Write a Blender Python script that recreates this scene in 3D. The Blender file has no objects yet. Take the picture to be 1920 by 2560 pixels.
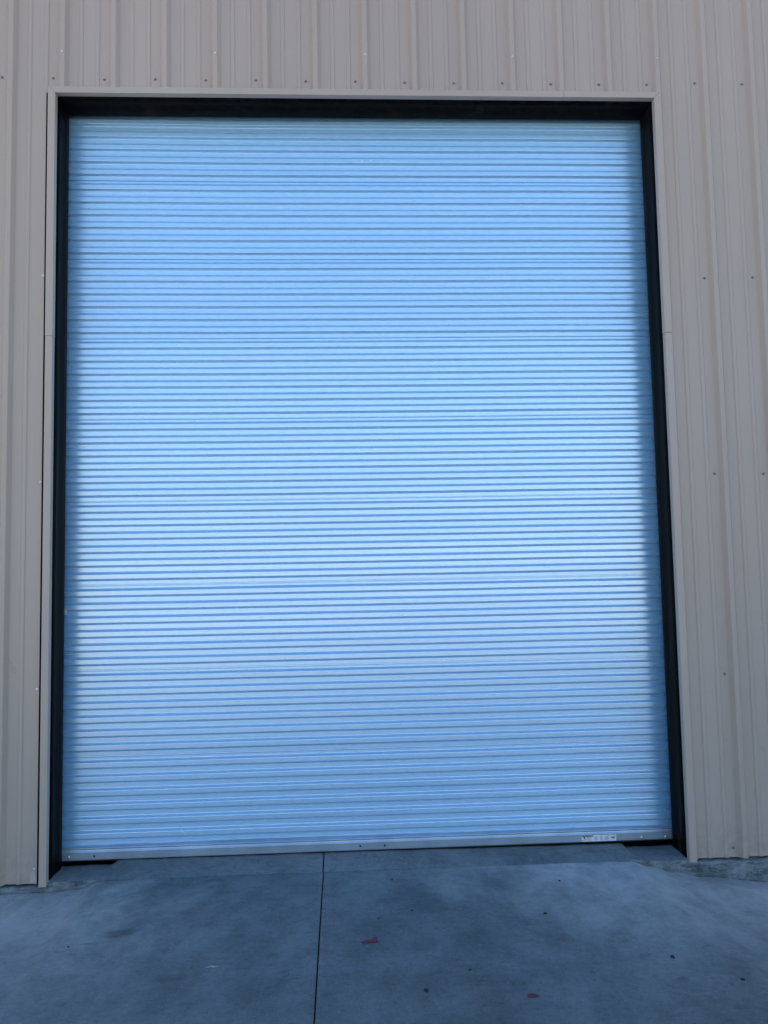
import bpy, bmesh, math, random
from mathutils import Vector, Matrix, noise

random.seed(7)
scene = bpy.context.scene
C = scene.collection

# ------------------------------------------------------------------ camera
CAM = Vector((1.7227, -4.7141, 1.7156))
PITCH, YAW, ROLL, FPX = 0.07478, -0.04885, -0.01977, 1995.85
cd = bpy.data.cameras.new('camera')
cam = bpy.data.objects.new('camera', cd)
C.objects.link(cam)
Rm = Matrix.Rotation(YAW, 3, 'Z') @ Matrix.Rotation(PITCH, 3, 'X')
rt, fw, up = Rm @ Vector((1, 0, 0)), Rm @ Vector((0, 1, 0)), Rm @ Vector((0, 0, 1))
rt, up = rt * math.cos(ROLL) + up * math.sin(ROLL), up * math.cos(ROLL) - rt * math.sin(ROLL)
M4 = Matrix(((rt.x, up.x, -fw.x, CAM.x), (rt.y, up.y, -fw.y, CAM.y), (rt.z, up.z, -fw.z, CAM.z), (0, 0, 0, 1)))
cam.matrix_world = M4
cd.sensor_fit = 'HORIZONTAL'
cd.sensor_width = 36.0
cd.lens = 36.0 * FPX / 1920.0
cd.clip_start = 0.05
cd.clip_end = 2000
scene.camera = cam

def at(px, py, axis, val):
    """photo pixel -> the point where its ray meets the plane axis = val"""
    d = fw + rt * ((px - 960) / FPX) - up * ((py - 1280) / FPX)
    return CAM + d * ((val - CAM[axis]) / d[axis])

# ------------------------------------------------------------------ sky, sun, exposure
SUN_EL, SUN_ROT = math.radians(38), math.radians(-35)
w = bpy.data.worlds.new('World')
scene.world = w
w.use_nodes = True
wn = w.node_tree
wn.nodes.clear()
wo = wn.nodes.new('ShaderNodeOutputWorld')
bg = wn.nodes.new('ShaderNodeBackground')
sk = wn.nodes.new('ShaderNodeTexSky')
sk.sky_type = 'NISHITA'
sk.sun_disc = False
sk.sun_elevation = SUN_EL
sk.sun_rotation = SUN_ROT
sk.air_density = 1.0
sk.dust_density = 0.0
sk.altitude = 0
sk.ozone_density = 4.0
bg.inputs['Strength'].default_value = 0.072
wn.links.new(sk.outputs[0], bg.inputs[0])
wn.links.new(bg.outputs[0], wo.inputs[0])
ld = bpy.data.lights.new('sun', 'SUN')
ld.energy = 4.3
ld.angle = math.radians(0.53)
ld.color = (1.0, 0.93, 0.84)
sun = bpy.data.objects.new('sun', ld)
C.objects.link(sun)
sdir = Vector((math.sin(SUN_ROT) * math.cos(SUN_EL), math.cos(SUN_ROT) * math.cos(SUN_EL), math.sin(SUN_EL)))
sun.rotation_euler = sdir.to_track_quat('Z', 'Y').to_euler()
sun.location = (0, 0, 30)

scene.render.engine = 'CYCLES'
scene.view_settings.view_transform = 'Standard'
scene.view_settings.look = 'None'
scene.view_settings.exposure = 1.88
scene.view_settings.gamma = 1.0
scene.view_settings.use_curve_mapping = False

# ------------------------------------------------------------------ material helpers
class NT:
    def __init__(s, name):
        s.m = bpy.data.materials.new(name)
        s.m.use_nodes = True
        s.t = s.m.node_tree
        s.t.nodes.clear()
        s.out = s.n('ShaderNodeOutputMaterial')
        s.b = s.n('ShaderNodeBsdfPrincipled')
        s.l(s.b.outputs[0], s.out.inputs[0])
        s.pos = s.n('ShaderNodeNewGeometry').outputs['Position']
    def n(s, t, **k):
        nd = s.t.nodes.new(t)
        for a, v in k.items():
            setattr(nd, a, v)
        return nd
    def l(s, a, b):
        s.t.links.new(a, b)
    def val(s, sock, v):
        if hasattr(v, 'is_linked'):
            s.l(v, sock)
        else:
            sock.default_value = v
    def noise(s, scale, detail=4, rough=.55, stretch=(1, 1, 1), dist=0, loc=(0, 0, 0)):
        mp = s.n('ShaderNodeMapping')
        mp.inputs['Scale'].default_value = stretch
        mp.inputs['Location'].default_value = loc
        s.l(s.pos, mp.inputs[0])
        nz = s.n('ShaderNodeTexNoise')
        nz.inputs['Scale'].default_value = scale
        nz.inputs['Detail'].default_value = detail
        nz.inputs['Roughness'].default_value = rough
        nz.inputs['Distortion'].default_value = dist
        s.l(mp.outputs[0], nz.inputs['Vector'])
        return nz.outputs['Fac']
    def rng(s, x, a, b, c=0., d=1., smooth=True):
        r = s.n('ShaderNodeMapRange')
        r.interpolation_type = 'SMOOTHSTEP' if smooth else 'LINEAR'
        s.val(r.inputs[0], x)
        for i, v in enumerate((a, b, c, d)):
            r.inputs[i + 1].default_value = v
        return r.outputs[0]
    def math(s, op, a, b=0.):
        m = s.n('ShaderNodeMath', operation=op)
        s.val(m.inputs[0], a)
        s.val(m.inputs[1], b)
        return m.outputs[0]
    def mix(s, f, a, b):
        m = s.n('ShaderNodeMix', data_type='RGBA')
        s.val(m.inputs[0], f)
        for k, v in ((6, a), (7, b)):
            s.val(m.inputs[k], v if hasattr(v, 'is_linked') else (*v, 1))
        return m.outputs[2]
    def mul(s, f, a, b):
        m = s.n('ShaderNodeMix', data_type='RGBA', blend_type='MULTIPLY')
        s.val(m.inputs[0], f)
        s.val(m.inputs[6], a if hasattr(a, 'is_linked') else (*a, 1))
        s.val(m.inputs[7], b if hasattr(b, 'is_linked') else (*b, 1))
        return m.outputs[2]
    def bump(s, h, strength, dist, prev=None):
        b = s.n('ShaderNodeBump')
        b.inputs['Strength'].default_value = strength
        b.inputs['Distance'].default_value = dist
        s.l(h, b.inputs['Height'])
        if prev:
            s.l(prev, b.inputs['Normal'])
        return b.outputs[0]
    def xyz(s):
        x = s.n('ShaderNodeSeparateXYZ')
        s.l(s.pos, x.inputs[0])
        return x.outputs
    def blob(s, cx, cy, rx, ry, ang, edge=.6, wob=.5):
        """soft-edged stain of its own shape on the ground"""
        mp = s.n('ShaderNodeMapping', vector_type='TEXTURE')
        mp.inputs['Location'].default_value = (cx, cy, 0)
        mp.inputs['Rotation'].default_value = (0, 0, ang)
        mp.inputs['Scale'].default_value = (rx, ry, 1)
        s.l(s.pos, mp.inputs[0])
        x = s.n('ShaderNodeSeparateXYZ')
        s.l(mp.outputs[0], x.inputs[0])
        r2 = s.math('ADD', s.math('MULTIPLY', x.outputs[0], x.outputs[0]), s.math('MULTIPLY', x.outputs[1], x.outputs[1]))
        r = s.math('SQRT', r2)
        nz = s.noise(3.2 / max(rx, ry) * .5, 4, .6, loc=(cx * 3, cy * 5, 0))
        r = s.math('ADD', r, s.math('MULTIPLY', s.math('SUBTRACT', nz, .5), wob * 2))
        return s.rng(r, 1 - edge, 1.0, 1, 0)
    def fin(s, col=None, rough=None, metal=0., normal=None, spec=.5):
        if col is not None:
            s.val(s.b.inputs['Base Color'], col if hasattr(col, 'is_linked') else (*col, 1))
        if rough is not None:
            s.val(s.b.inputs['Roughness'], rough)
        s.val(s.b.inputs['Metallic'], metal)
        s.b.inputs['Specular IOR Level'].default_value = spec
        if normal:
            s.l(normal, s.b.inputs['Normal'])
        return s.m

def mat_panel(name, base, stains):
    s = NT(name)
    x, y, z = s.xyz()
    big = s.noise(1.1, 3, .5, (1, 1, .25))
    streak = s.noise(9, 4, .6, (1, 1, .04))
    fine = s.noise(160, 3, .7)
    col = s.mix(s.rng(big, .3, .7), [c * .95 for c in base], [c * 1.04 for c in base])
    col = s.mul(s.math('MULTIPLY', s.rng(streak, .52, .75), .16), col, (.80, .79, .78))
    col = s.mul(s.rng(fine, .35, .65, 0, .10), col, (.80, .80, .82))
    if stains:
        # handling marks low on the wall, splashed dirt along the foot, one rubbed pale patch
        sm = s.rng(s.noise(13, 4, .62, (1, 1, .6), .6), .62, .74)
        sm = s.math('MULTIPLY', sm, s.rng(z, 2.6, 1.0))
        col = s.mul(s.math('MULTIPLY', sm, .28), col, (.62, .60, .58))
        ft = s.math('MULTIPLY', s.rng(s.noise(22, 4, .6), .35, .65), s.rng(z, .32, .0))
        col = s.mul(s.math('MULTIPLY', ft, .4), col, (.66, .63, .58))
        px = s.math('ABSOLUTE', s.math('SUBTRACT', x, -.058))
        pm = s.math('MULTIPLY', s.rng(s.math('ADD', px, s.math('MULTIPLY', s.noise(60, 3), .016)), .028, .020), s.rng(s.math('ADD', z, s.math('MULTIPLY', s.noise(45, 3), .05)), .105, .085))
        col = s.mix(s.math('MULTIPLY', pm, .45), col, (.56, .53, .52))
    can = s.noise(1.7, 2, .5, (1, 1, .55), loc=(3, 1, 5))
    nb = s.bump(can, .8, .025)
    nb = s.bump(s.noise(420, 2, .6), .05, .001, nb)
    rg = s.math('ADD', .40, s.math('MULTIPLY', s.rng(streak, .3, .7), .10))
    return s.fin(col, rg, 0, nb, .5)

def mat_door():
    s = NT('galvanised_curtain')
    sp = s.noise(55, 4, .65, (.35, 1, 1))
    st = s.noise(5, 3, .6, (.05, 1, 1.2))
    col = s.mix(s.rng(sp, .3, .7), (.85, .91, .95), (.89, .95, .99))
    scuff = s.rng(s.noise(9, 5, .75, (.5, 1, 1.3), 1.2, (11, 0, 4)), .70, .76)
    col = s.mul(s.math('MULTIPLY', scuff, .12), col, (.55, .55, .57))
    rg = s.math('ADD', s.rng(st, .3, .7, .245, .29), s.math('MULTIPLY', scuff, .10))
    wave = s.noise(.8, 2, .5, (.5, 1, 1.2), 0, (2, 0, 9))
    nb = s.bump(wave, .5, .010)
    nb = s.bump(s.noise(2.3, 2, .5, (.6, 1, 1.6), 0, (6, 0, 1)), .10, .004, nb)
    # rolled sheet: fine grain runs along the slats, so gloss spreads up and down
    tv = s.n('ShaderNodeCombineXYZ')
    tv.inputs[2].default_value = 1.0
    s.l(tv.outputs[0], s.b.inputs['Tangent'])
    s.b.inputs['Anisotropic'].default_value = .65
    s.fin(col, rg, 1.0, nb, .5)
    # broad rough lobe under the gloss, blue sky sheen put into its colour
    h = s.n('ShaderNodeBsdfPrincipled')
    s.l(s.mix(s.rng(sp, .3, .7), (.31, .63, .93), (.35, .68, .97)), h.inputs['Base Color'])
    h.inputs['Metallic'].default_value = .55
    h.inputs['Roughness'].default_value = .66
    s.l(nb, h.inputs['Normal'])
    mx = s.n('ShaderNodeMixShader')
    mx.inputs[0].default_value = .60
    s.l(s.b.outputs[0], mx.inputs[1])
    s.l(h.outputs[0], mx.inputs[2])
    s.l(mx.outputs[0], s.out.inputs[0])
    return s.m

def mat_steel_black():
    s = NT('black_mill_steel')
    x, y, z = s.xyz()
    st = s.noise(24, 5, .65, (1, 1, .05))
    stx = s.noise(24, 5, .65, (.05, 1, 1))
    rust = s.rng(s.noise(5, 5, .7, (1, 1, .35), .8), .57, .70)
    col = s.mix(s.rng(st, .35, .7), (.0013, .0016, .0021), (.0100, .0098, .0096))
    col = s.mix(s.math('MULTIPLY', s.rng(stx, .45, .7), .35), col, (.007, .0068, .0066))
    col = s.mix(s.math('MULTIPLY', rust, .8), col, (.026, .015, .0095))
    sc = s.rng(s.noise(14, 6, .8, (1, 1, .5), 2.5, (4, 4, 2)), .735, .77)
    col = s.mix(s.math('MULTIPLY', sc, .6), col, (.12, .12, .12))
    rg = s.rng(st, .3, .7, .42, .62)
    nb = s.bump(s.noise(60, 4, .6, (1, 1, .3)), .25, .002)
    return s.fin(col, rg, 0, nb, .03)

def mat_concrete(name, kind):
    s = NT(name)
    x, y, z = s.xyz()
    big = s.noise(.9, 5, .62)
    mid = s.noise(4.2, 7, .72, (1, .75, 1), .15)
    swirl = s.noise(3.4, 7, .72, (.8, 1.15, 1), .1, (7, 2, 0))
    fine = s.noise(38, 5, .7)
    grain = s.noise(260, 3, .7)
    base = (.252, .292, .298) if kind != 'yard' else (.52, .50, .465)
    col = s.mix(s.rng(big, .32, .68), [c * .84 for c in base], [c * 1.12 for c in base])
    col = s.mul(s.rng(mid, .40, .66, 0, .62), col, (.62, .63, .64))
    m2 = s.noise(10, 6, .72, (.8, 1.25, 1), .2, (1, 8, 0))
    col = s.mul(s.rng(m2, .50, .70, 0, .45), col, (.60, .62, .64))
    col = s.mix(s.rng(m2, .28, .40, .28, 0), col, (.44, .45, .45))
    col = s.mul(s.rng(swirl, .55, .72, 0, .38), col, (.66, .65, .63))
    col = s.mix(s.rng(swirl, .28, .40, .30, 0), col, (.42, .41, .395))
    col = s.mul(s.rng(fine, .42, .70, 0, .42), col, (.62, .62, .62))
    col = s.mul(s.rng(grain, .40, .72, 0, .38), col, (.60, .60, .60))
    spk = s.noise(70, 3, .65, loc=(3, 3, 3))
    col = s.mul(s.rng(spk, .60, .68, 0, .55), col, (.50, .51, .53))
    col = s.mix(s.rng(spk, .30, .37, .35, 0), col, (.50, .51, .51))
    if kind == 'apron':
        # drive-in lane down the middle is older and grimier, dusted paler flanks
        wob = s.math('MULTIPLY', s.math('SUBTRACT', s.noise(1.9, 6, .66), .5), 1.7)
        xl = s.math('ADD', s.math('ADD', x, wob), s.math('MULTIPLY', y, .42))
        lane = s.math('MULTIPLY', s.rng(xl, -.15, 1.0), s.rng(s.math('ADD', s.math('ADD', x, wob), s.math('MULTIPLY', y, .62)), 3.1, 1.7))
        lane = s.math('MAXIMUM', lane, 0.)
        col = s.mul(s.math('MULTIPLY', lane, .62), col, (.56, .59, .61))
        dust = s.math('MULTIPLY', s.rng(y, -1.3, -.05), s.math('SUBTRACT', 1., lane))
        col = s.mix(s.math('MULTIPLY', dust, s.rng(mid, .25, .7, .75, .25)), col, (.66, .655, .645))
        for bx in STAINS:
            px, py, rx, ry, ang, st, tint = bx
            p = at(px, py, 2, 0.0)
            col = s.mul(s.math('MULTIPLY', s.blob(p.x, p.y, rx, ry, ang), st), col, tint)
    elif kind == 'sill':
        col = s.mul(.25, col, (.62, .63, .63))
        col = s.mul(s.rng(s.noise(14, 5, .7), .5, .68, 0, .5), col, (.55, .55, .56))
    elif kind == 'footing':
        ch = s.rng(s.noise(17, 6, .75, (.45, 1, 1.6), .6), .42, .66)
        col = s.mul(s.math('MULTIPLY', ch, .9), col, (.26, .28, .31))
        col = s.mix(s.rng(s.noise(12, 5, .7, (.4, 1, 1.5), loc=(5, 1, 1)), .56, .70, 0, .35), col, (.42, .42, .42))
    pit = s.rng(s.noise(95, 3, .6), .68, .78)
    h = s.math('ADD', s.math('MULTIPLY', fine, .8), s.math('MULTIPLY', mid, 1.2))
    h = s.math('SUBTRACT', h, s.math('MULTIPLY', pit, .4))
    nb = s.bump(h, .45 if kind != 'footing' else .9, .005)
    nb = s.bump(grain, .12, .0012, nb)
    rg = s.rng(mid, .3, .7, .62, .85)
    return s.fin(col, rg, 0, nb, .4)

# px, py, rx, ry, angle, strength, tint  -- stains that can be picked out on the slab
STAINS = [
    (300, 2332, .105, .055, .25, .75, (.42, .42, .42)),
    (420, 2430, .075, .05, .1, .45, (.5, .5, .5)),
    (536, 2210, .06, .04, .1, .5, (.5, .5, .5)),
    (1060, 2352, .11, .07, .5, .45, (.55, .52, .55)),
    (975, 2257, .09, .04, 0., .35, (.55, .55, .57)),
    (1045, 2525, .07, .05, .3, .4, (.55, .52, .55)),
    (1480, 2165, .10, .05, 0., .4, (.55, .55, .55)),
    (1710, 2424, .03, .03, .6, .5, (.5, .5, .52)),
    (1480, 2409, .02, .012, -.5, .6, (.45, .45, .47)),
    (1765, 2350, .03, .012, .2, .5, (.5, .5, .5)),
    (1850, 2480, .04, .02, .1, .45, (.5, .5, .5)),
    (220, 2355, .05, .012, .1, .55, (.5, .5, .5)),
    (150, 2485, .05, .025, .1, .4, (.5, .5, .5)),
]

WALLC = (.472, .370, .302)
M = {}
M['panel'] = mat_panel('beige_painted_steel', WALLC, True)
M['trim'] = mat_panel('beige_trim_steel', [c * 1.02 for c in WALLC], False)
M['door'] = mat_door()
M['black'] = mat_steel_black()
M['apron'] = mat_concrete('apron_concrete', 'apron')
M['sill'] = mat_concrete('sill_concrete', 'sill')
M['foot'] = mat_concrete('footing_concrete', 'footing')
M['ground'] = mat_concrete('yard_concrete', 'yard')

def simple(name, col, rough, metal=0., bumps=None, spec=.5):
    s = NT(name)
    nz = s.noise(bumps or 40, 4, .6)
    c = s.mix(s.rng(nz, .3, .7), [v * .85 for v in col], [min(1, v * 1.1) for v in col])
    return s.fin(c, rough, metal, s.bump(nz, .15, .001), spec)
M['screw'] = simple('weathered_screw_paint', (.19, .17, .16), .5)
M['zinc'] = simple('bright_zinc', (.72, .72, .72), .32, .7)
M['bar'] = simple('aluminium_bottom_bar', (.50, .60, .70), .36, .75, 4)
M['dark'] = simple('dark_interior_steel', (.02, .02, .02), .7)
M['rubber'] = simple('black_rubber', (.008, .008, .008), .6)
M['joint'] = simple('dark_joint_filler', (.006, .0055, .006), .9)
M['stone'] = simple('dark_pebble', (.030, .029, .030), .8, 0, 90)
M['palestone'] = simple('grey_pebble', (.13, .125, .12), .8, 0, 90)
M['red'] = simple('faded_red_plastic', (.17, .028, .034), .6, 0, 60)
M['paper'] = simple('dirty_paper', (.48, .47, .45), .8)
M['lbl_white'] = simple('label_white', (.78, .80, .82), .45)
M['lbl_red'] = simple('label_red', (.32, .02, .02), .5)
M['lbl_green'] = simple('label_green', (.02, .16, .09), .5)
M['lbl_black'] = simple('label_black', (.012, .012, .015), .5)
M['lbl_grey'] = simple('label_print_grey', (.40, .43, .46), .5)
M['roof'] = simple('roof_steel', (.45, .43, .40), .45)

# ------------------------------------------------------------------ mesh helpers
def mesh(name, verts, faces, mats, smooth=False, fmat=None):
    me = bpy.data.meshes.new(name)
    me.from_pydata([tuple(v) for v in verts], [], faces)
    for m in (mats if isinstance(mats, (list, tuple)) else [mats]):
        me.materials.append(m)
    if fmat:
        for p, i in zip(me.polygons, fmat):
            p.material_index = i
    if smooth:
        for p in me.polygons:
            p.use_smooth = True
    me.update()
    return me

def link(name, me, parent=None, loc=(0, 0, 0)):
    o = bpy.data.objects.new(name, me)
    C.objects.link(o)
    if parent:
        o.parent = parent
    o.location = loc
    return o

def tag(o, label=None, cat=None, group=None, kind=None):
    for k, v in (('label', label), ('category', cat), ('group', group), ('kind', kind)):
        if v:
            o[k] = v
    return o

def thing(name, label, cat, loc=(0, 0, 0), group=None):
    o = bpy.data.objects.new(name, None)
    o.empty_display_size = .2
    C.objects.link(o)
    o.location = loc
    return tag(o, label, cat, group)

def box(x0, x1, y0, y1, z0, z1):
    v = [(x, y, z) for x in (x0, x1) for y in (y0, y1) for z in (z0, z1)]
    f = [(0, 1, 3, 2), (4, 6, 7, 5), (0, 4, 5, 1), (2, 3, 7, 6), (0, 2, 6, 4), (1, 5, 7, 3)]
    return v, f

def bevelled(name, v, f, m, w=.0015, seg=2):
    me = mesh(name, v, f, m)
    bm = bmesh.new()
    bm.from_mesh(me)
    bmesh.ops.recalc_face_normals(bm, faces=bm.faces)
    bmesh.ops.bevel(bm, geom=bm.edges[:], offset=w, segments=seg, affect='EDGES', profile=.5)
    bm.to_mesh(me)
    bm.free()
    return me

def fillet(pts, r, n=3):
    """round the inner corners of an open 2-D polyline"""
    out = [pts[0]]
    for a, b, c in zip(pts, pts[1:], pts[2:]):
        a, b, c = Vector(a), Vector(b), Vector(c)
        d1, d2 = (a - b), (c - b)
        t = min(r, d1.length * .45, d2.length * .45)
        p, q = b + d1.normalized() * t, b + d2.normalized() * t
        for i in range(n + 1):
            u = i / n
            out.append(tuple((1 - u) ** 2 * p + 2 * u * (1 - u) * b + u * u * q))
    out.append(pts[-1])
    return [tuple(p) for p in out]

def extrude_x(prof, x0, x1, name, m, nx=1, smooth=True, bow=0.):
    """prof: list of (y, z) -> sheet swept along x"""
    v, f = [], []
    n = len(prof)
    for i in range(nx + 1):
        u = i / nx
        x = x0 + (x1 - x0) * u
        dy = bow * (.6 * math.sin(math.pi * u) + .8 * fb(x, 4, 2, .9)) if bow else 0
        dz = -bow * (.45 * math.sin(math.pi * u) + .22 * fb(x, 9, 2, 1.6)) if bow else 0
        v += [(x, p[0] + dy, p[1] + dz) for p in prof]
    for i in range(nx):
        for j in range(n - 1):
            a = i * n + j
            f.append((a, a + 1, a + n + 1, a + n))
    return mesh(name, v, f, m, smooth)

def interp(x, kn):
    if x <= kn[0][0]:
        return kn[0][1]
    for (a, va), (b, vb) in zip(kn, kn[1:]):
        if x <= b:
            t = (x - a) / (b - a)
            t = t * t * (3 - 2 * t)
            return va + (vb - va) * t
    return kn[-1][1]

def sst(a, b, x):
    t = max(0, min(1, (x - a) / (b - a)))
    return t * t * (3 - 2 * t)

def fb(x, y, z=0., s=1.):
    return noise.fractal(Vector((x * s, y * s, z * s)), 1.0, 2.0, 4)

# ------------------------------------------------------------------ the setting: yard, apron, slab
XJ = 1.568           # saw-cut control joint
OPL, OPR, OPT = .0235, 3.6876, 4.626      # finished opening between the trims
AP0, AP1, APY = -7.0, 11.0, -11.0         # apron extents
KN = [(-6, -.13), (-1.2, -.085), (-.5, -.05), (-.24, -.034), (.05, -.032), (.20, -.022), (.33, .016), (.5, .020), (3.20, .020), (3.34, .014), (3.46, -.018), (3.60, -.055), (3.75, -.085), (4.16, -.128), (5.2, -.15), (9, -.15)]
def ground_z(x, y):
    # side slopes of the ramp spread as it runs out
    d = max(0, -y)
    k = sst(0, 2.6, d)
    z = interp(x, KN) * (1 - k) + (-.115) * k
    z += .004 * fb(x, y, 3, 1.3) * min(1, .25 + d)
    return z

def ground_patch(name, xs, ys, m, skirt=.10):
    v, f = [], []
    nx, ny = len(xs), len(ys)
    for y in ys:
        for x in xs:
            z = ground_z(x, y)
            if y > FY - .007:                  # chipped, eased edge at the cold joint
                z -= .004 + .004 * max(0, fb(x, 0, 9, 14))
                y2 = y - .004 * max(0, fb(x, 0, 5, 10))
                v.append((x, y2, z))
                continue
            v.append((x, y, z))
    for j in range(ny - 1):
        for i in range(nx - 1):
            a = j * nx + i
            f.append((a, a + 1, a + nx + 1, a + nx))
    # skirts give the slab its thickness
    def side(idx):
        b = len(v)
        for i in idx:
            v.append((v[i][0], v[i][1], v[i][2] - skirt))
        for k in range(len(idx) - 1):
            f.append((idx[k], idx[k + 1], b + k + 1, b + k))
    side([i for i in range(nx)])
    side([(ny - 1) * nx + i for i in range(nx)])
    side([j * nx for j in range(ny)])
    side([j * nx + nx - 1 for j in range(ny)])
    me = mesh(name, v, f, m, True)
    bm = bmesh.new(); bm.from_mesh(me)
    bmesh.ops.recalc_face_normals(bm, faces=bm.faces)
    bm.to_mesh(me); bm.free()
    return me

def steps(a, b, n, p=1.0):
    return [a + (b - a) * (i / n) ** p for i in range(n + 1)]
FY = -.014           # front face of footing / slab edge
ysl = sorted(set([FY - .006, FY - .010] + [FY - .02 - t for t in steps(0, 2.4, 60)] + [-2.6 - t for t in steps(0, -APY - 2.6, 20)]))
xsl = sorted(set(steps(AP0, -.8, 22) + steps(-.78, XJ - .0035, 110)))
xsr = sorted(set(steps(XJ + .0035, 4.7, 130) + steps(4.75, AP1, 22)))
oL = tag(link('concrete_apron', ground_patch('apron_left', xsl, ysl, M['apron'])), kind='structure')
oR = tag(link('concrete_apron', ground_patch('apron_right', xsr, ysl, M['apron'])), kind='structure')
# filler at the bottom of the saw cut
v, f = [], []
for y in ysl:
    z = ground_z(XJ, y) - .010 - .003 * fb(1, y, 2, 12)
    v += [(XJ - .005, y, z), (XJ + .005, y, z)]
for j in range(len(ysl) - 1):
    f.append((2 * j, 2 * j + 1, 2 * j + 3, 2 * j + 2))
tag(link('control_joint', mesh('control_joint', v, f, M['joint'])), kind='structure')
# the yard runs on to the horizon
v, f = box(-900, 900, -900, 900, -1.2, -.24)
tag(link('ground', mesh('ground', v, f, M['ground'])), kind='structure')
# yard paving just outside the apron, level with its outer edge
v = [(-60, -90, -.125), (60, -90, -.125), (60, APY - .01, -.125), (-60, APY - .01, -.125)]
v2 = [(a, b, -.235) for a, b, c in v]
tag(link('yard_paving', mesh('yard_paving', v + v2, [(0, 1, 2, 3), (4, 7, 6, 5), (0, 4, 5, 1), (1, 5, 6, 2), (2, 6, 7, 3), (3, 7, 4, 0)], M['ground'])), kind='structure')

# door sill: slab notch at both ends, ramp topping in the middle
XS = XJ - .004
def sill_z(x, y):
    base = .026 + (.016 - .026) * sst(.5, 3.2, x)
    t = max(0, min(1, (y - FY) / (.219 - FY)))
    topz = .018 + t * interp(x, [(.3, .033), (1.5, .031), (3.4, .020)])
    xl = .33 + .012 * t + .03 * fb(1, y, 5, 9)
    xr = 3.425 - .05 * t + .022 * fb(2, y, 8, 14)
    m = sst(xl - .035, xl + .015, x) * (1 - sst(xr - .012, xr + .012, x))
    z = base * (1 - m) + max(topz, base * .2) * m
    z += .0025 * fb(x, y, 1, 7) + .0012 * fb(x, y, 4, 30)
    if abs(x - XS) < .0032:
        z -= .014
    # worn, chipped front lip
    lip = sst(.045, 0, y - FY)
    z -= lip * (.006 + .010 * max(0, fb(x, 0, 2, 11))) * (1 - m * .75)
    return z
xs = sorted(set([XS - .0036, XS - .0030, XS + .0030, XS + .0036] + [t for t in steps(-.02, .5, 70) + steps(.51, 3.2, 90) if abs(t - XS) > .005] + steps(3.21, 3.735, 76)))
ys = [FY, FY + .004, FY + .010, FY + .018] + [FY + .028 + t for t in steps(0, .208, 16)]
v, f = [], []
nx, ny = len(xs), len(ys)
for y in ys:
    for x in xs:
        v.append((x, y, sill_z(x, y)))
for j in range(ny - 1):
    for i in range(nx - 1):
        a = j * nx + i
        f.append((a, a + 1, a + nx + 1, a + nx))
rows = [-.012, -.03, -.05, -.08, -.2]
prev = list(range(nx))
for k, dz in enumerate(rows):
    b = len(v)
    for i, x in enumerate(xs):
        v.append((x, FY - .001 + .009 * fb(x, dz, 6, 16) * (1 if k < 4 else 0) - .004 * (k > 0), min(v[i][2] - .006, sill_z(x, FY) + dz)))
    for i in range(nx - 1):
        f.append((prev[i], b + i, b + i + 1, prev[i + 1]))
    prev = list(range(b, b + nx))
fm = [2 if all(abs(v[k][0] - XS) < .0038 for k in q) else 0 for q in f]
for i in range((ny - 1) * (nx - 1), len(f)):
    fm[i] = 1
b = len(v)
for i in range(nx):                     # back edge of the notch, behind the curtain
    p = v[(ny - 1) * nx + i]
    v.append((p[0], p[1] + .002, -.2))
for i in range(nx - 1):
    a = (ny - 1) * nx + i
    f.append((a, a + 1, b + i + 1, b + i)); fm.append(1)
tag(link('door_sill', mesh('door_sill', v, f, [M['sill'], M['foot'], M['joint']], True, fm)), kind='structure')
# interior floor
v, f = box(-3.6, 18, .226, 16, -.25, -.08)
tag(link('interior_floor', mesh('interior_floor', v, f, M['sill'])), kind='structure')

# footing strip below the wall, rough-cast face
def footing(x0, x1, n, name):
    v, f = [], []
    zs = [-.004, -.010, -.025, -.045, -.07, -.10, -.14, -.20, -.30]
    xs = steps(x0, x1, n)
    for x in xs:
        v.append((x, .12, -.004))
    for k, z in enumerate(zs):
        for x in xs:
            yy = FY + .006 * (k == 0) + .012 * fb(x, z, 3, 9) + .004 * fb(x, z, 7, 40)
            v.append((x, min(yy, .0), z + (.004 * fb(x, 0, 8, 20) if k < 3 else 0)))
    n1 = len(xs)
    for k in range(len(zs)):
        for i in range(n1 - 1):
            a = k * n1 + i
            f.append((a, a + n1, a + n1 + 1, a + 1))
    tag(link(name, mesh(name, v, f, M['foot'], True)), kind='structure')
footing(-2.2, -.021, 150, 'footing')
footing(3.736, 6.2, 170, 'footing')
footing(-3.6, -2.2, 30, 'footing')
footing(6.2, 18, 60, 'footing')

# ------------------------------------------------------------------ the metal building
B = thing('metal_building', 'beige ribbed steel building wall surrounding the large roll-up door', 'building', (0, 0, 0))
RIB0, PW, ZB, ZT = .061, .9144, .010, 9.05

def panel_profile(x0):
    """(x, y) of one 36 inch sheet: three major ribs 12 inches apart, two minor ribs in each pan"""
    pts = []
    def major(c, last=False, first=False):
        return [(c - .034, 0), (c - .0135, -.031), (c + .0135, -.031), (c + .034, 0)]
    def minor(c):
        return [(c - .0155, 0), (c - .0095, -.0068), (c + .0095, -.0068), (c + .0155, 0)]
    pts.append((x0 - .0130, -.0312))
    pts.append((x0 + .0135, -.0312))
    pts.append((x0 + .034, 0))
    for k in range(3):
        c = x0 + .3048 * k
        pts += minor(c + .104) + minor(c + .203)
        if k < 2:
            pts += major(c + .3048)
    c = x0 + PW
    pts += [(c - .034, 0), (c - .0135, -.0306), (c + .0125, -.0306)]
    return fillet(pts, .0032, 4)

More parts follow.
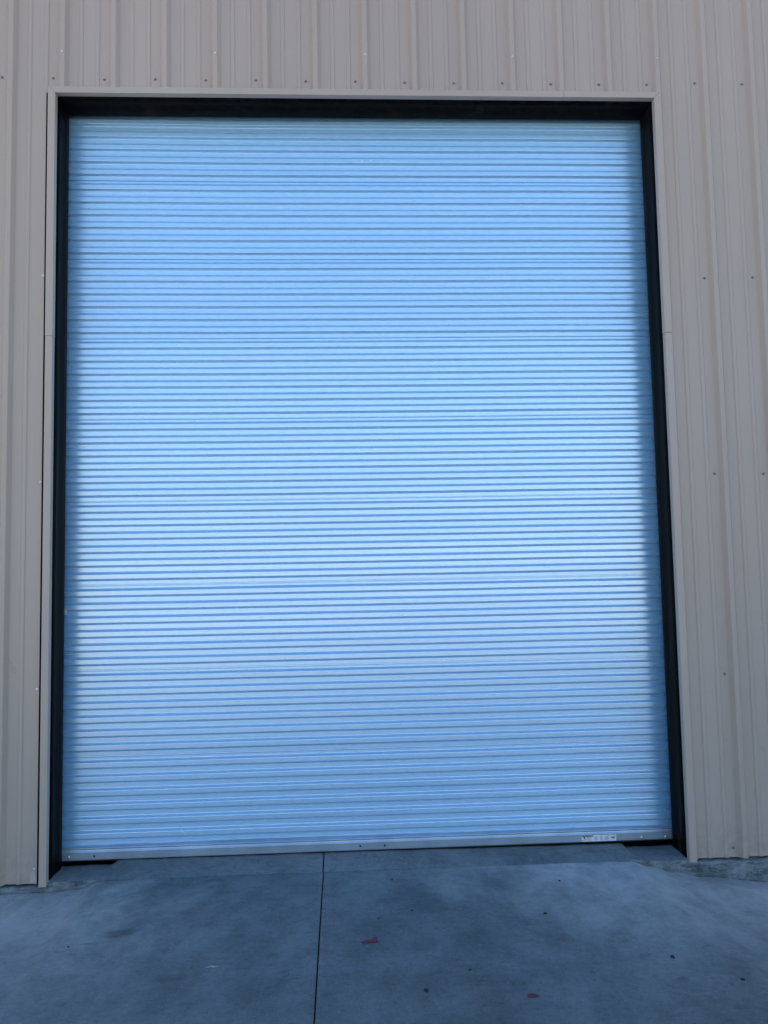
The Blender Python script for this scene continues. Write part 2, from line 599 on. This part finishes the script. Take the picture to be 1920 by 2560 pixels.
CUTL, CUTR, CUTT = -.0375, 3.705, 4.640
def panel_mesh(x0, name, cut):
    prof = panel_profile(x0)
    if cut:
        pr = []
        for a, b in zip(prof, prof[1:]):
            pr.append(a)
            for cx in (CUTL, CUTR):
                if a[0] < cx < b[0]:
                    t = (cx - a[0]) / (b[0] - a[0])
                    pr.append((cx, a[1] + (b[1] - a[1]) * t))
        pr.append(prof[-1])
        prof = pr
    v, f = [], []
    for a, b in zip(prof, prof[1:]):
        mid = (a[0] + b[0]) / 2
        z0 = CUTT if cut and CUTL < mid < CUTR else ZB
        zz = [z0, CUTT, ZT] if z0 < CUTT else [CUTT, ZT]
        for z1, z2 in zip(zz, zz[1:]):
            n = len(v)
            v += [(a[0], a[1], z1), (b[0], b[1], z1), (b[0], b[1], z2), (a[0], a[1], z2)]
            f.append((n, n + 1, n + 2, n + 3))
    me = mesh(name, v, f, M['panel'], False)
    bm = bmesh.new(); bm.from_mesh(me)
    bmesh.ops.remove_doubles(bm, verts=bm.verts, dist=1e-5)
    bm.to_mesh(me); bm.free()
    return me

# screw: round washer with a hex head, axis along -y
def screw_mesh(name, m, rw, rh, h):
    v, f = [], []
    n = 12
    for (r, y) in ((rw, 0.), (rw, -.0015), (rw * .72, -.0028)):
        v += [(r * math.cos(2 * math.pi * i / n), y, r * math.sin(2 * math.pi * i / n)) for i in range(n)]
    for k in range(2):
        for i in range(n):
            f.append((k * n + i, k * n + (i + 1) % n, (k + 1) * n + (i + 1) % n, (k + 1) * n + i))
    f.append(tuple(range(2 * n, 3 * n)))
    b = len(v)
    for (r, y) in ((rh, -.0025), (rh, -h + .001), (rh * .8, -h)):
        v += [(r * math.cos(math.pi / 3 * i + .3), y, r * math.sin(math.pi / 3 * i + .3)) for i in range(6)]
    for k in range(2):
        for i in range(6):
            f.append((b + k * 6 + i, b + k * 6 + (i + 1) % 6, b + (k + 1) * 6 + (i + 1) % 6, b + (k + 1) * 6 + i))
    f.append(tuple(range(b + 12, b + 18)))
    me = mesh(name, v, f, m)
    bm = bmesh.new(); bm.from_mesh(me)
    bmesh.ops.recalc_face_normals(bm, faces=bm.faces)
    bm.to_mesh(me); bm.free()
    return me
SCR = screw_mesh('pan_screw', M['screw'], .0085, .0052, .0075)
STI = screw_mesh('lap_screw', M['zinc'], .0075, .0050, .0075)

plain = None
panels = {}
K0, K1 = -4, 19
for k in range(K0, K1 + 1):
    x0 = RIB0 + PW * k
    if -1 <= k <= 4:
        o = link('wall_panel', panel_mesh(x0, 'wall_panel_cut', k in (-1, 0, 1, 2, 3)), B)
    else:
        if plain is None:
            plain = panel_mesh(0, 'wall_panel', False)
        o = link('wall_panel', plain, B, (x0, 0, 0))
    panels[k] = o

def put_screw(x, y, z, me):
    k = math.floor((x - RIB0 + .02) / PW)
    p = panels[k]
    o = link('screw', me, p)
    o.location = Vector((x, y, z)) - p.location
    o.rotation_euler = (random.uniform(-.12, .12), random.uniform(0, 1), random.uniform(-.12, .12))
rowz = 4.7325
zj = [.004, -.002, .003, 0, .003, 0, .002, -.003, -.003, 0, -.002, -.003, 0]
for i in range(13):
    put_screw(.3048 * i, 0, rowz + zj[i], SCR)
put_screw(-.3048, 0, 4.738, SCR)
for g in (4.7434, 3.4891, 2.2675, 1.0713, .0637):
    for i in range(3):
        put_screw(3.9648 + .3048 * i, 0, g + random.uniform(-.003, .003), SCR)
for g in (3.4891, 2.2675, 1.0713, .0637):
    put_screw(-.311, 0, g + .012, SCR)
for k in range(-1, 6):
    put_screw(RIB0 + PW * k, -.0315, 4.892, STI)
for (x, z) in ((-.043, 3.508), (-.043, 2.277), (-.048, 1.088), (-.054, .090)):
    put_screw(x, -.0068, z, STI)

# sheet-steel trim round the opening, mitred at the top corners, with lapped joints
TO = .041
def prism(poly, y0, y1):
    n = len(poly)
    v = [(x, y0, z) for x, z in poly] + [(x, y1, z) for x, z in poly]
    f = [tuple(range(n)), tuple(range(2 * n - 1, n - 1, -1))]
    f += [(i, (i + 1) % n, n + (i + 1) % n, n + i) for i in range(n)]
    return v, f
ZJL, ZJR, XJT = 3.136, 3.136, 3.114
def trim(name, poly, y0=-.036):
    v, f = prism(poly, y0, .006)
    link(name, bevelled(name, v, f, M['trim'], .0018, 2), B)
g = .0006
trim('jamb_trim', [(OPL - TO, 0), (OPL, 0), (OPL, ZJL - g), (OPL - TO, ZJL - g)])
trim('jamb_trim', [(OPL - TO - .001, ZJL + g), (OPL + .001, ZJL + g), (OPL + .001, OPT), (OPL - TO - .001, OPT + TO)], -.0372)
trim('jamb_trim', [(OPR, 0), (OPR + TO, 0), (OPR + TO, ZJR - g), (OPR, ZJR - g)])
trim('jamb_trim', [(OPR - .001, ZJR + g), (OPR + TO + .001, ZJR + g), (OPR + TO + .001, OPT + TO), (OPR - .001, OPT)], -.0372)
trim('head_trim', [(OPL + .002, OPT), (XJT - g, OPT), (XJT - g, OPT + TO - .002), (OPL - TO + .002, OPT + TO - .002)])
trim('head_trim', [(XJT + g, OPT + .0005), (OPR - .002, OPT + .0005), (OPR + TO - .002, OPT + TO - .0015), (XJT + g, OPT + TO - .0015)], -.0366)

# black steel framing: channel jambs with rolled lips, and the header
JD0, JD1 = .0075, .200
def jamb(xf, sgn):
    # cross-section (x, y): lip, shallow rolled web, lip -- swept in z
    pr = [(-.004, JD0), (.004, JD0 + .001), (.0075, JD0 + .006), (.0085, JD0 + .030), (.0070, JD0 + .036), (.0065, JD0 + .11),
          (.0085, JD0 + .125), (.0090, JD1 - .016), (.006, JD1 - .004), (-.0005, JD1), (-.06, JD1)]
    pr = [(-.06, JD0)] + pr
    v, f = [], []
    zs = steps(.004, OPT - .012, 12)
    for z in zs:
        for a, y in pr:
            v.append((xf + sgn * a, y, z))
    n = len(pr)
    for i in range(len(zs) - 1):
        for j in range(n - 1):
            a = i * n + j
            q = (a, a + 1, a + n + 1, a + n)
            f.append(q if sgn < 0 else q[::-1])
    me = mesh('door_jamb', v, f, M['black'], True)
    link('door_jamb', me, B)
jamb(OPL, 1)
jamb(OPR, -1)
pr = [(JD0, .10), (JD0, .002), (JD0 + .004, -.005), (JD0 + .03, -.010), (JD0 + .045, -.0085), (JD0 + .09, -.0085), (JD0 + .105, -.012),
      (JD1 - .02, -.0125), (JD1 - .004, -.010), (JD1, -.004), (JD1, .10)]
link('door_header', extrude_x([(a, OPT + b) for a, b in pr], -.05, 3.76, 'door_header', M['black'], 6), B)

# closed shell behind the front wall: roof, back, ends, liner behind the sheets
for nm, (a, b, c, d, e, h) in {'side_wall': (-3.60, -3.55, .04, 16, -.2, 9.055), 'back_wall': (-3.6, 18, 15.95, 16, -.2, 9.055)}.items():
    v, f = box(a, b, c, d, e, h)
    link(nm, mesh(nm, v, f, M['panel']), B)
v, f = box(17.95, 18.0, .04, 16, -.2, 9.055)
link('side_wall', mesh('side_wall_b', v, f, M['panel']), B)
v = [(-3.75, -.12, 9.06), (18.2, -.12, 9.06), (18.2, 8, 9.06), (-3.75, 8, 9.06), (18.2, 16.2, 9.06), (-3.75, 16.2, 9.06)]
v += [(a, b, c + .06) for a, b, c in v]
f = [(0, 1, 2, 3), (3, 2, 4, 5), (6, 9, 8, 7), (9, 11, 10, 8), (0, 6, 7, 1), (5, 4, 10, 11), (0, 3, 9, 6), (3, 5, 11, 9), (1, 7, 8, 2), (2, 8, 10, 4)]
link('roof', mesh('roof', v, f, M['roof']), B)
for nm, bb in (('liner', (-3.6, -.06, .06, .08, .0, 9.055)), ('liner', (3.76, 18, .06, .08, .0, 9.055)), ('liner', (-.06, 3.76, .06, .08, OPT + .06, 9.055))):
    v, f = box(*bb)
    link(nm, mesh(nm, v, f, M['dark']), B)

# ------------------------------------------------------------------ the roll-up door
DY, DD = .2186, .0150       # plane of the proud flats, depth of the corrugation
P_, S_, SU, FO, FI = .0820, .0118, .0108, .0292, .0302
SEAM = .0165
D = thing('roll_up_door', 'tall closed silver corrugated roll-up door in black steel frame', 'roll-up door', (1.855, DY, .05))
DX0, DX1 = -.028, 3.738
# local z = 0 at the centre of the down-facing (dark) slope
def slat_profile(extra):
    zt = S_ / 2 + FO + SU + FI / 2
    pts = [(DD, zt), (DD, S_ / 2 + FO + SU), (0, S_ / 2 + FO), (0, S_ / 2), (DD, -S_ / 2), (DD, -S_ / 2 - FI / 2 - extra)]
    up = fillet(pts[:4], .0046, 7)[:-1]
    dn = fillet(pts[2:], .0015, 5)[1:]
    return up + dn
def slat_mesh(name, extra):
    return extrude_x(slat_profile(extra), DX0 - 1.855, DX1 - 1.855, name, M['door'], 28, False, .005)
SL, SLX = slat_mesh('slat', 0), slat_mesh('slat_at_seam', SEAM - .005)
# lap of one sheet over the next: a thin rolled hem
hem = [(.0004, .0080), (-.0018, .0068), (-.0026, .0055), (-.0028, .0016), (.008, .0012), (.008, -.0011), (.0, -.0012), (-.0012, -.0022), (-.0012, -.0048), (.0006, -.0062)]
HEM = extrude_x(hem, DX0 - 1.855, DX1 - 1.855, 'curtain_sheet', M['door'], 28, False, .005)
first = [4.657, 4.148, 3.639, 3.130, 2.620, 2.110, 1.600, 1.0915, .5805]
tilt = [0, .004, -.006, .005, -.003, .008, -.005, .007, -.002]
for si, z0 in enumerate(first):
    zl = z0 - 5 * P_
    seam_z = zl - S_ / 2 - FI / 2 - SEAM + .0025
    s = link('curtain_sheet', HEM, D)
    s.location = Vector((1.855, DY + DD, seam_z)) - D.location
    if si == len(first) - 1:
        s.location.z += .004
    for k in range(6):
        zc = z0 - P_ * k
        o = link('slat', SLX if k == 5 else SL, s)
        o.location = Vector((0, -DD + .0, zc)) - Vector((0, 0, s.location.z + D.location.z))
        o.rotation_euler.x = tilt[si] + random.uniform(-.004, .004)

# bottom bar: rolled bead above a flat angle, rubber seal below
bar = fillet([(DD + .002, .134), (DD - .004, .1305), (-.006, .1285), (-.0115, .122), (-.0075, .114), (-.0125, .104), (-.0145, .1005), (-.0135, .098), (-.0135, .060), (-.0115, .0555), (DD, .0545)], .003, 3)
bb = link('bottom_bar', extrude_x([(a, b - .05) for a, b in bar], DX0 - 1.855 + .01, DX1 - 1.855 - .01, 'bottom_bar', M['bar'], 8), D)
v, f = box(DX0 - 1.855 + .02, DX1 - 1.855 - .02, .000, .012, -.003, .006)
link('rubber_seal', mesh('rubber_seal', v, f, M['rubber']), D)
def dome(name, r, h, m):
    v, f = [], []
    n, k = 12, 4
    for j in range(k):
        t = j / k * math.pi / 2
        v += [(r * math.cos(t) * math.cos(2 * math.pi * i / n), -h * math.sin(t), r * math.cos(t) * math.sin(2 * math.pi * i / n)) for i in range(n)]
    v.append((0, -h, 0))
    for j in range(k - 1):
        for i in range(n):
            f.append((j * n + i, j * n + (i + 1) % n, (j + 1) * n + (i + 1) % n, (j + 1) * n + i))
    for i in range(n):
        f.append(((k - 1) * n + i, (k - 1) * n + (i + 1) % n, k * n))
    return mesh(name, v, f, m, True)
BOLT = dome('bolt', .0085, .006, M['zinc'])
HOLE = dome('bolt_small', .0060, .0015, M['lbl_black'])
for x, z, me in ((.066, .078, BOLT), (3.644, .0715, BOLT), (.214, .079, HOLE), (3.495, .073, BOLT), (1.781, .081, HOLE), (1.928, .080, HOLE)):
    o = link('bolt', me, bb)
    o.location = (x - 1.855, -.0137, z - .05)
# warning label: flat print on one sticker
def label_mesh():
    v, f, mi = [], [], []
    def q(x0, x1, z0, z1, m, lift):
        n = len(v)
        y = -lift
        v.extend([(x0, y, z0), (x1, y, z0), (x1, y, z1), (x0, y, z1)])
        f.append((n, n + 1, n + 2, n + 3)); mi.append(m)
    def poly(ps, m, lift):
        n = len(v)
        v.extend([(x, -lift, z) for x, z in ps])
        f.append(tuple(range(n, n + len(ps)))); mi.append(m)
    W, H = .214, .037
    q(0, W, 0, H, 0, .0004)
    q(.002, .036, H - .0095, H - .0015, 1, .0007)
    q(.036, .073, H - .0095, H - .0015, 2, .0007)
    q(.006, .030, H - .008, H - .0055, 4, .0009)
    q(.042, .068, H - .007, H - .0045, 4, .0009)
    poly([(.010, .024), (.024, .027), (.021, .018), (.027, .006), (.023, .007), (.017, .017)], 3, .0007)
    poly([(.013, .027), (.019, .0275), (.017, .022)], 3, .0008)
    r = random.Random(3)
    for x0, x1, n in ((.002, .022, 2), (.036, .070, 6), (.080, .102, 6), (.110, .133, 7), (.140, .172, 6)):
        for i in range(n):
            z = .003 + i * (.0255 if x0 > .03 else .006) / n + (.003 if x0 > .07 else 0)
            q(x0, x0 + (x1 - x0) * r.uniform(.7, 1), z, z + .0020, 4, .0007)
    poly([(.195 + .012 * math.cos(t * math.pi / 8), .020 + .0055 * math.sin(t * math.pi / 8)) for t in range(16)], 3, .0007)
    q(.189, .201, .019, .021, 0, .0009)
    return mesh('warning_label', v, f, [M['lbl_white'], M['lbl_red'], M['lbl_green'], M['lbl_black'], M['lbl_grey']], False, mi)
o = link('warning_label', label_mesh(), bb)
o.location = (3.124 - 1.855, -.0138, .0595 - .05)
o.rotation_euler.y = .004
o['label'] = 'white warning sticker with red and green heading'
# small clip on the edge of the curtain, by the left jamb
v, f = box(-.010, .006, -.003, .004, -.016, .016)
o = link('edge_clip', bevelled('edge_clip', v, f, M['zinc'], .001), D)
pc = at(163, 1530, 1, .205)
o.location = pc - D.location

# ------------------------------------------------------------------ small things lying on the apron
def ground_hit(px, py):
    z = 0.
    for _ in range(8):
        p = at(px, py, 2, z)
        z = ground_z(p.x, min(p.y, FY))
    return Vector((p.x, p.y, z))
def pebble(name, r, seed, m, sq=(1, 1, .6)):
    bm = bmesh.new()
    bmesh.ops.create_icosphere(bm, subdivisions=2, radius=r)
    for vv in bm.verts:
        n = noise.noise(vv.co / r * .9 + Vector((seed, seed * 2, 0)))
        vv.co *= 1 + .45 * n
        vv.co = Vector((vv.co.x * sq[0], vv.co.y * sq[1], vv.co.z * sq[2]))
    me = bpy.data.meshes.new(name)
    bm.to_mesh(me); bm.free()
    me.materials.append(m)
    return me
PEB = [
    (1066, 2478, .0120, 'stone', (1.2, .9, .7), 'largest black pebble on the apron, low right of centre'),
    (1175, 2426, .0080, 'stone', (1, 1, .7), 'small dark pebble beyond the largest black one, to its right'),
    (952, 2293, .0090, 'palestone', (1.2, .8, .6), 'grey pebble beside a tiny black one near the red scrap'),
    (946, 2297, .0060, 'stone', (1, 1, .7), 'tiny black pebble touching the grey pebble near the joint'),
    (1030, 2277, .0075, 'stone', (1, 1, .6), 'dark pebble in mid apron, nearer the door than the red scrap'),
    (980, 2200, .0075, 'stone', (1.2, 1, .6), 'dark pebble nearest the door, below its centre'),
    (1362, 2284, .0110, 'stone', (1.3, .9, .5), 'flat dark pebble on the apron below the warning sticker'),
    (1682, 2393, .0130, 'stone', (1.5, .9, .4), 'flat dark chip on the pale right part of the apron'),
    (1857, 2449, .0110, 'stone', (1, 1.3, .5), 'dark pebble at the far right edge of the apron'),
    (1758, 2182, .0170, 'palestone', (1.4, 1, .6), 'grey lump against the footing right of the door'),
    (1399, 2202, .0080, 'stone', (1.3, 1, .5), 'small dark chip close in front of the sill at right'),
    (171, 2368, .0070, 'stone', (1, 1, .6), 'small dark pebble alone on the left of the apron'),
]
for i, (px, py, r, m, sq, lb) in enumerate(PEB):
    p = ground_hit(px, py)
    o = link('pebble', pebble('pebble', r * .75, i * 1.7 + .3, M[m], sq), None, p + Vector((0, 0, r * sq[2] * .45)))
    o.rotation_euler.z = i * 1.1
    tag(o, lb, 'pebble', 'pebbles on the apron')
def scrap(outline, curl, m, name, th=.0012):
    n = len(outline)
    v = [(0, 0, .002)] + [(x, y, .0012 + curl * (x * x + y * y) / .001) for x, y in outline]
    v += [(x, y, z + th) for x, y, z in v]
    f = [(0, 1 + (i + 1) % n, 1 + i) for i in range(n)]
    o2 = n + 1
    f += [(o2, o2 + 1 + i, o2 + 1 + (i + 1) % n) for i in range(n)]
    f += [(1 + i, 1 + (i + 1) % n, o2 + 1 + (i + 1) % n, o2 + 1 + i) for i in range(n)]
    return mesh(name, v, f, m)
p = ground_hit(924, 2353)
o = link('red_scrap', scrap([(-.045, -.012), (-.02, .004), (-.005, .012), (.006, .006), (.026, .012), (.030, .034), (.038, .032), (.036, .008), (.038, -.014), (.01, -.016), (-.02, -.022)], .0008, M['red'], 'red_scrap'), None, p)
tag(o, 'jagged faded red scrap on the apron right of the saw-cut joint', 'scrap', 'red scraps on the apron')
p = ground_hit(1332, 2490)
o = link('red_scrap', scrap([(-.024, -.010), (-.022, .006), (-.008, .014), (.010, .014), (.018, .006), (.026, .002), (.022, -.010), (.004, -.014)], .0012, M['red'], 'red_scrap_b'), None, p)
tag(o, 'small rounded red scrap on the apron at lower right', 'scrap', 'red scraps on the apron')
p = ground_hit(529, 2418)
o = link('paper_scrap', scrap([(-.030, -.012), (-.004, .012), (.028, -.004), (.010, -.006), (-.004, -.002)], .0016, M['paper'], 'paper_scrap'), None, p)
tag(o, 'tiny pale triangular paper scrap on the left of the apron', 'paper')

# loose grit gathered along the threshold joint, the footing and the saw cut
rg = random.Random(11)
v, f = [], []
def grain(p, r):
    b = len(v)
    a = rg.uniform(0, 6.28)
    for k in range(5):
        rr = r * rg.uniform(.7, 1.2)
        v.append((p[0] + rr * math.cos(a + k * 1.257), p[1] + rr * math.sin(a + k * 1.257), p[2] + r * .15))
    v.append((p[0], p[1], p[2] + r * rg.uniform(.6, 1.0)))
    v.append((p[0], p[1], p[2] - r * .3))
    for k in range(5):
        f.append((b + k, b + (k + 1) % 5, b + 5))
        f.append((b + (k + 1) % 5, b + k, b + 6))
for i in range(420):
    t = rg.random()
    if t < .45:
        x, y = rg.uniform(-.5, 4.6), FY - .012 - abs(rg.gauss(0, .035))
    elif t < .60:
        x, y = XJ + rg.gauss(0, .03), -rg.uniform(.02, 1.7)
    else:
        x, y = rg.uniform(-.5, 4.6), -rg.uniform(.05, 1.8)
    grain((x, y, ground_z(x, y)), rg.uniform(.0012, .0032))
tag(link('grit', mesh('grit', v, f, M['stone'])), 'fine dark grit scattered over the concrete apron', 'grit', None, 'stuff')
